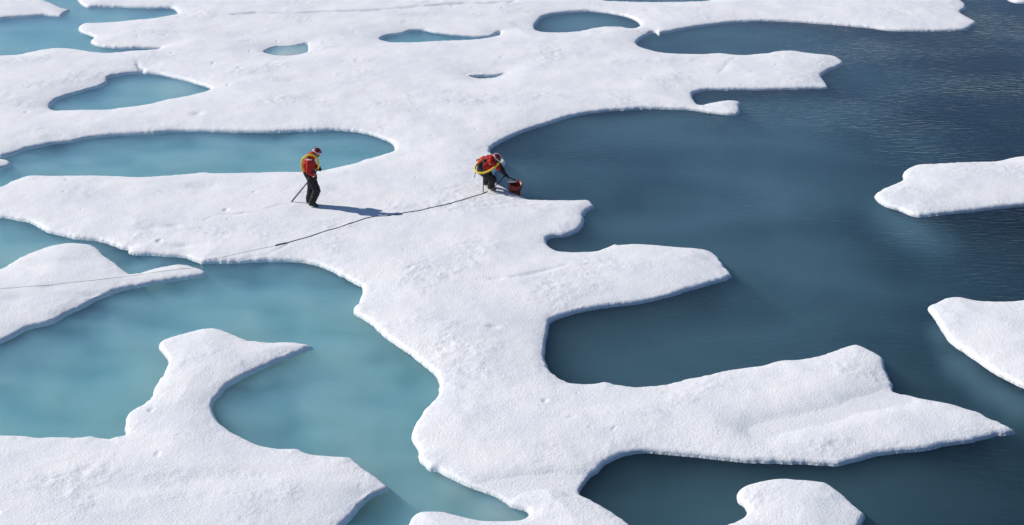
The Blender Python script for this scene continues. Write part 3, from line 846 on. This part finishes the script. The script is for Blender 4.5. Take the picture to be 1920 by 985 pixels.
def make_person(loc, label, J, hands, boot_mat):
    """J: joint positions, x to the right of the picture, y away from the camera, z up."""
    root = bpy.data.objects.new('person', None)
    COL.objects.link(root)
    root.location = loc
    tag(root, label, 'person')
    f = V3(J['face']).normalized()
    u = V3(J['crown']); u = (u - f * u.dot(f)).normalized()
    s = f.cross(u)
    h = V3(J['head'])
    pel, chest, neck = V3(J['pelvis']), V3(J['chest']), V3(J['neck'])
    belly = (pel + chest) / 2 + V3(J.get('belly', (0, 0, 0)))
    hs = V3(J['hips']) * .5                                    # half hip axis
    ss = V3(J['shoulders']) * .5
    # the body: one continuous surface with face and limbs
    B = [('c', pel - hs * .75, .115, pel + hs * .75, .115), ('c', pel, .12, belly, .125), ('c', belly, .125, chest, .13),
         ('c', chest - ss * .55, .10, chest + ss * .55, .10), ('c', chest, .09, neck, .058), ('c', neck, .056, h - u * .05, .055)]
    for sd in ('near', 'far'):
        hp, kn, an, toe = [V3(p) for p in J['leg_' + sd]]
        sh, el, wr = [V3(p) for p in J['arm_' + sd]]
        B += chain([hp, kn, an, toe], [.088, .058, .04, .03])
        B += chain([sh, el, wr], [.055, .042, .030])
        B += [q[:2] + (q[2] * .8,) + q[3:4] + (q[4] * .8,) for q in hands[sd]]
    B += [('e', h, (f, s, u), (.098, .078, .112)), ('e', h + f * .028 - u * .075, (f, s, u), (.068, .056, .062)),
          ('c', h + f * .092 - u * .004, .014, h + f * .118 - u * .042, .017),
          ('c', h + f * .088 + u * .024 - s * .034, .014, h + f * .088 + u * .024 + s * .034, .014),
          ('e', h + s * .080 - u * .02, (f, s, u), (.022, .012, .034)), ('e', h - s * .080 - u * .02, (f, s, u), (.022, .012, .034))]
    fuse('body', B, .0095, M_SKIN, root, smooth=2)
    for k in (-1, 1):
        fuse('eye', [('e', h + f * .090 + u * .002 + s * .033 * k, (f, s, u), (.011, .014, .008))], .004, M_EYE, root)
    fuse('mouth', [('c', h + f * .098 - u * .078 - s * .022, .007, h + f * .098 - u * .078 + s * .022, .007)], .004, M_LIPS, root)
    fuse('dark_chin', [('e', h + f * .050 - u * .105, (f, s, u), (.058, .058, .045))], .008, M_BLACK, root, .004, 20)  # dark rounded form over the chin
    # helmet: a shell down to the brow, pale stripe round its rim
    bm = bmesh.new()
    add_ell(bm, h + u * .008 - f * .008, (f, s, u), (.146, .128, .136))
    cut = bmesh.ops.bisect_plane(bm, geom=bm.verts[:] + bm.edges[:] + bm.faces[:], plane_co=h + u * .020, plane_no=-(u - f * .12), clear_outer=True)
    me = bpy.data.meshes.new('helmet'); 
    bmesh.ops.holes_fill(bm, edges=[e for e in bm.edges if e.is_boundary])
    for q in bm.faces: q.smooth = len(q.verts) < 6
    bm.to_mesh(me); bm.free()
    helmet = link('helmet', me, M_MAROON, root)
    c0 = h + u * .030 - f * .005
    tube('stripe', [c0 + f * (.147 * math.cos(t)) + s * (.129 * math.sin(t)) + u * (.016 * math.cos(t)) for t in [k * math.pi / 14 for k in range(28)]], .011, M_WHITE, helmet, 8, True)
    if J.get('second_stripe'):
        tube('stripe', [h + u * .012 - f * .005 + f * (.149 * math.cos(t)) + u * (.139 * math.sin(t)) for t in [k * math.pi / 16 for k in range(1, 16)]], .010, M_WHITE, helmet, 8)
    # jacket
    Jk = [('c', belly, .185, chest, .185), ('c', chest - ss * .62, .105, chest + ss * .62, .105), ('c', chest, .13, neck, .085)]
    for sd in ('near', 'far'):
        sh, el, wr = [V3(p) for p in J['arm_' + sd]]
        k = J.get('sleeve', 1.0)
        Jk += chain([sh, el, el.lerp(wr, k)], [.088, .074, .062])
        wv = (wr - el).normalized()
        if k < 1:
            fuse('sleeve_cuff', chain([el.lerp(wr, k - .12), wr], [.068, .056]), .010, M_BLACK, root, .004)
        else:
            tube('sleeve_cuff', [wr - wv * .03, wr + wv * .005], [.066, .062], M_WHITE if sd == 'near' else M_BLACK, root, 14)
        fuse('glove', [q[:2] + (q[2] * 1.06,) + q[3:4] + (q[4] * 1.06,) for q in hands[sd]] + [('c', wr - wv * .04, .042, wr + wv * .02, .036)], .0058, M_RUBBER, root, smooth=1)
    Jk += J.get('extra', [])
    fuse('jacket', Jk, .0105, M_RED, root, .0075, 8, smooth=3)
    fuse('hood', J['hood'], .0105, M_RED, root, .006, 9)
    fuse('jacket_skirt', [('c', belly - (chest - belly) * .08, .195, pel + (belly - pel) * .1, .18), ('c', pel - hs * .5 + (belly - pel) * .15, .14, pel + hs * .5 + (belly - pel) * .15, .14)], .0105, M_BLACK, root, .006, 9)
    # trousers and boots
    T = [('c', pel - hs * .8, .135, pel + hs * .8, .135)]
    for sd in ('near', 'far'):
        hp, kn, an, toe = [V3(p) for p in J['leg_' + sd]]
        T += chain([hp, kn, kn.lerp(an, .5), kn.lerp(an, .88)], [.145, .120, .118, .108])
    fuse('trousers', T, .0105, M_BLACK, root, .010, 6.5, smooth=3)
    for sd in ('near', 'far'):
        hp, kn, an, toe = [V3(p) for p in J['leg_' + sd]]
        fl = J['sole_' + sd]
        fw = V3((toe.x - an.x, toe.y - an.y, 0)).normalized()
        heel = V3((an.x, an.y, min(an.z, max(toe.z, an.z - .05)))) - fw * .05
        heel.z = max(fl + .045, an.z - .045)
        fuse('boot', [('c', kn.lerp(an, .72), .066, an, .062), ('c', heel, .055, toe, .052), ('c', an, .062, an.lerp(toe, .6), .056)], .0095, boot_mat, root, floor=fl, smooth=3)
    return root, (f, s, u, h)

# --- standing person on the ice bridge
p1 = on_ice(588, 386)
def h1(o): return o
near = hand_prims((.11, -.24, 1.045), (.75, .05, -.66), (.1, 1, .1), .75, side=-1)
far = hand_prims((.165, .175, 1.13), (.9, .2, -.1), (.62, 0, .78), 1.0, side=1)
J1 = dict(pelvis=(-.02, 0, .93), chest=(-.075, 0, 1.35), belly=(-.04, 0, 0), neck=(.045, 0, 1.545), head=(.185, 0, 1.705), face=(.88, 0, -.48), crown=(.48, 0, .88),
          hips=(0, .20, 0), shoulders=(.02, .40, 0),
          leg_near=[(-.01, -.10, .90), (.135, -.105, .53), (-.035, -.10, .13), (.12, -.11, .05)],
          leg_far=[(-.04, .10, .90), (-.055, .10, .50), (-.14, .11, .15), (.0, .10, .055)],
          arm_near=[(-.05, -.215, 1.455), (-.07, -.275, 1.185), (.10, -.24, 1.05)],
          arm_far=[(-.02, .21, 1.455), (.05, .27, 1.20), (.165, .18, 1.13)],
          sole_near=0.0, sole_far=0.0,
          hood=[('c', (-.06, -.05, 1.60), .075, (-.06, .05, 1.60), .075), ('c', (-.02, 0, 1.60), .085, (.085, 0, 1.68), .095)])
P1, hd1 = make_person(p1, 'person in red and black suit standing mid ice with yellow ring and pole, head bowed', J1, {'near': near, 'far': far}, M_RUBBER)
tube('float_ring', smooth_path([(-.24, -.08, 1.12), (-.27, -.12, 1.27), (-.275, -.15, 1.41), (-.225, -.165, 1.55), (-.12, -.17, 1.645), (-.02, -.165, 1.68), (.09, -.15, 1.66), (.18, -.13, 1.58),
     (.225, -.11, 1.46), (.225, -.08, 1.35), (.20, -.03, 1.24), (.15, .08, 1.18), (.02, .19, 1.13), (-.15, .15, 1.10), (-.23, .03, 1.08)], 5, True), .034, M_YEL, P1, 12, True)
tube('reflective_patch', [(-.10, -.215, 1.535), (-.04, -.235, 1.552), (.045, -.225, 1.548)], .020, M_WHITE, P1, 10)
fuse('reflective_patch', [('c', (-.20, -.16, 1.34), .034, (-.195, -.16, 1.17), .036)], .008, M_ORANGE, P1)
pole = tube('ski_pole', [p1 + V3(q) for q in ((.235, .20, 1.20), (.18, .205, 1.115), (-.70, .285, .035), (-.725, .287, .004))], [.018, .017, .024, .010], M_STEEL, None, 10)
tag(pole, 'dark pole slanting down behind the standing person, its tip on the ice', 'pole')

# --- person bending over at the water's edge
p2 = on_ice(919, 357)
near = hand_prims((.43, -.10, .60), (.62, 0, -.78), (0, 1, 0), .8, side=-1)
far = hand_prims((.44, .08, .57), (.62, -.1, -.78), (0, 1, 0), .8, side=-1)
J2 = dict(pelvis=(-.24, .12, .64), chest=(-.02, .06, .96), belly=(-.05, 0, .05), neck=(.10, .03, 1.03), head=(.21, -.01, 1.06), face=(.62, -.25, -.74), crown=(.74, -.18, .62), second_stripe=True, extra=[('c', (-.08, -.06, .83), .16, (.08, -.06, .90), .12)],
          hips=(.05, .21, 0), shoulders=(.10, .36, .02),
          leg_near=[(-.23, .02, .62), (.09, -.13, .41), (.02, 0, .13), (.15, -.02, .05)],
          leg_far=[(-.22, .22, .62), (-.04, .30, .44), (-.13, .40, .13), (.01, .40, .05)],
          arm_near=[(.03, -.13, .98), (.28, -.17, .78), (.43, -.10, .60)],
          arm_far=[(.10, .22, .99), (.31, .17, .77), (.44, .08, .57)], sleeve=.22,
          sole_near=0.0, sole_far=0.0,
          hood=[('c', (.04, -.05, 1.06), .085, (.04, .09, 1.07), .085), ('c', (.05, .02, 1.06), .09, (.13, .01, 1.08), .098)])
P2, hd2 = make_person(p2, 'person in red jacket stooping at the water edge over the bucket, yellow ring at waist', J2, {'near': near, 'far': far}, M_BOOT)
tube('float_ring', smooth_path([(-.47, .02, .70), (-.42, -.14, .66), (-.30, -.23, .65), (-.16, -.27, .68), (.0, -.28, .755), (.14, -.25, .84), (.24, -.18, .915), (.30, -.06, .98), (.27, .10, 1.02),
     (.14, .26, 1.02), (-.06, .32, .97), (-.28, .28, .87), (-.43, .16, .78)], 5, True), .034, M_YEL, P2, 12, True)
tube('strap', smooth_path([(-.45, -.05, .68), (-.46, -.06, .60), (-.48, -.06, .44)], 4), .010, M_BLACK, P2, 8)
fuse('pack', [('c', (-.30, -.02, .86), .075, (-.16, -.06, .99), .07), ('c', (-.31, .14, .88), .07, (-.16, .12, 1.02), .07)], .011, M_BLACK, P2, .006)
fuse('pack_flap', [('c', (-.35, -.03, .94), .05, (-.25, -.05, 1.02), .052), ('c', (-.34, .1, .96), .05, (-.22, .1, 1.05), .05)], .010, M_ORANGE, P2, .006)
tube('strap', smooth_path([(-.42, .05, .95), (-.40, 0, 1.0), (-.34, -.02, 1.03)], 4), .017, M_BLACK, P2, 8)
tube('reflective_patch', [(-.02, -.19, .93), (.05, -.20, .945)], .011, M_WHITE, P2, 8)

b = on_ice(906, 361)
pl = tube('upright_pole', [b + V3((.015, .12, 1.13)), b + V3((0, 0, -.04))], [.013, .015], M_STEEL, None, 10)
tag(pl, 'thin upright black pole stuck in the ice before the stooping person', 'pole')
hnd = p2 + V3((.475, -.05, .55))
d2 = tube('slanting_rod', [hnd + V3((.03, -.02, .05)), hnd + V3((-.16, -.10, -.22)), p2 + V3((.10, -.13, .14)), p2 + V3((.05, -.14, .0))], [.017, .019, .016, .007], M_STEEL, None, 10)
tag(d2, 'short dark rod slanting from the stooping person\'s hand down to the boot', 'rod')

# --- bucket floating against the ice edge
bx, by = unproject(964.5, 361, 0.0)
BK = V3((bx, by, -.08))
bucket = bpy.data.objects.new('bucket', None); COL.objects.link(bucket)
bucket.location = BK
bucket.rotation_euler = (math.radians(15), math.radians(5), 0)
tag(bucket, 'orange red bucket at the water edge with a pale coiled line on its rim', 'bucket')
def lathe(name, prof, mat, parent, seg=32):
    bm = bmesh.new()
    R = [[bm.verts.new((r * math.cos(2 * math.pi * k / seg), r * math.sin(2 * math.pi * k / seg), z)) for k in range(seg)] for r, z in prof]
    for a, c in zip(R[:-1], R[1:]):
        for k in range(seg):
            bm.faces.new((a[k], a[(k + 1) % seg], c[(k + 1) % seg], c[k])).smooth = True
    bm.faces.new(R[0][::-1]); bm.faces.new(R[-1])
    me = bpy.data.meshes.new(name); bm.to_mesh(me); bm.free()
    return link(name, me, mat, parent)
lathe('wall', [(.172, 0), (.178, .01), (.200, .44), (.192, .44), (.170, .03)], M_BUCKET, bucket)
tube('rim', [(.202 * math.cos(t), .202 * math.sin(t), .435) for t in [k * math.pi / 16 for k in range(32)]], .012, M_BUCKET, bucket, 8, True)
tube('handle', smooth_path([(-.207, -.02, .42), (-.21, -.12, .34), (-.15, -.23, .29), (0, -.255, .27), (.15, -.22, .31), (.207, -.02, .42)], 5), .008, M_STEEL, bucket, 8)
lathe('water_fill', [(.182, .26), (.186, .30)], mat_plain('bucket_water', (.30, .06, .03), .1, .5, .1, 10), bucket)
tube('strap', [(.204 * math.cos(t), .204 * math.sin(t), .27 + .05 * math.cos(t)) for t in [k * math.pi / 16 for k in range(32)]], .013, M_BLACK, bucket, 8, True)
tube('label', [(.196 * math.cos(t), .196 * math.sin(t), .15) for t in [math.radians(-150 + 6 * k) for k in range(8)]], .05, M_WHITE, bucket, 12, False, .12)
coil = tube('coiled_line', smooth_path([(-.07 + (.115 + .008 * i) * math.cos(t), -.10 + (.075 + .006 * i) * math.sin(t), .49 + .010 * i + .006 * math.sin(3 * t)) for i in range(3) for t in [k * math.pi / 4 for k in range(8)]], 3), .012, M_WHITE, None, 8)
coil.location = BK + V3((0, .0, -.01)); tag(coil, 'pale loop of line lying on the left rim of the orange bucket', 'rope')
hose = tube('hose', smooth_path([hnd + V3((-.07, .03, .10)), hnd + V3((.03, 0, .0)), hnd + V3((.15, -.03, -.12)), BK + V3((.02, -.02, .50)), BK + V3((.05, 0, .36))], 5), .026, M_RUBBER, None, 10)
tag(hose, 'thick black hose from the stooping person\'s hands into the orange bucket', 'hose')
hk = tube('hanging_strap', [hnd + V3((.02, -.04, .02)), hnd + V3((.05, -.06, -.07)), hnd + V3((.085, -.07, -.13))], [.014, .016, .012], M_BLACK, None, 8)
tag(hk, 'short black strap hanging from the stooping person\'s hand above the water', 'strap')

# --- lines on the ice
def lay(px, r, sag=0.0):
    out = []
    for (u, v) in px:
        q = on_ice(u, v)
        out.append(V3((q.x, q.y, q.z)))
    out = smooth_path(out, 10)
    for q in out:
        q.z = max(sheet_z(q.x, q.y), 0) + r * .9
        q.y += .035 * perlin(np.array([q.x * 1.7]), np.array([.3]), 9)[0]
    return out
path = lay([(516, 461.5), (521, 459.5), (538, 456), (575, 445.5), (612, 433), (640, 424.5), (670, 415), (700, 407), (735, 404), (775, 397), (815, 388.5), (850, 380), (880, 371.5), (903, 364), (914, 359)], .010)
rad = [.022 if 3 < i < 20 else .0105 for i in range(len(path))]
rope = tube('rope', path, rad, M_ROPE, None, 8)
tag(rope, 'dark rope curving over the ice from its thick end to the stooping person', 'rope')
cpath = lay([(517, 461), (490, 466.5), (460, 473), (430, 480), (405, 485), (385, 488.5)], .005)
bpy.context.view_layer.update()
fl = []
for (u, v) in ((379, 502), (345, 503.5), (300, 509), (245, 517), (190, 524), (130, 530.5), (60, 537), (0, 541.5), (-60, 546)):
    z = .15
    for _ in range(4):
        x, y = unproject(u, v, z)
        hit, loc, _n, _i = line_floe.ray_cast(V3((x, y, 3)), V3((0, 0, -1)))
        z = .5 * z + .5 * (loc.z if hit else 0)
    fl.append((x, y, z))
fl2 = smooth_path(fl, 8)
for q in fl2:
    hit, loc, _n, _i = line_floe.ray_cast(V3((q.x, q.y, 3)), V3((0, 0, -1)))
    q.z = max(loc.z if hit else 0, 0) + .004
cord = tube('cord', cpath + [V3(unproject(376, 491.5, .05) + (.05,))] + fl2, .0045, M_CORD, None, 6)
tag(cord, 'thin tan line from the dark rope\'s thick end across water and left floe', 'cord')
cp2 = lay([(925, 361), (945, 364.5), (965, 367), (985, 369.5)], .007)
c2 = tube('cord', cp2, .008, M_CORD, None, 6)
tag(c2, 'short thin line along the ice edge below the orange bucket', 'cord')
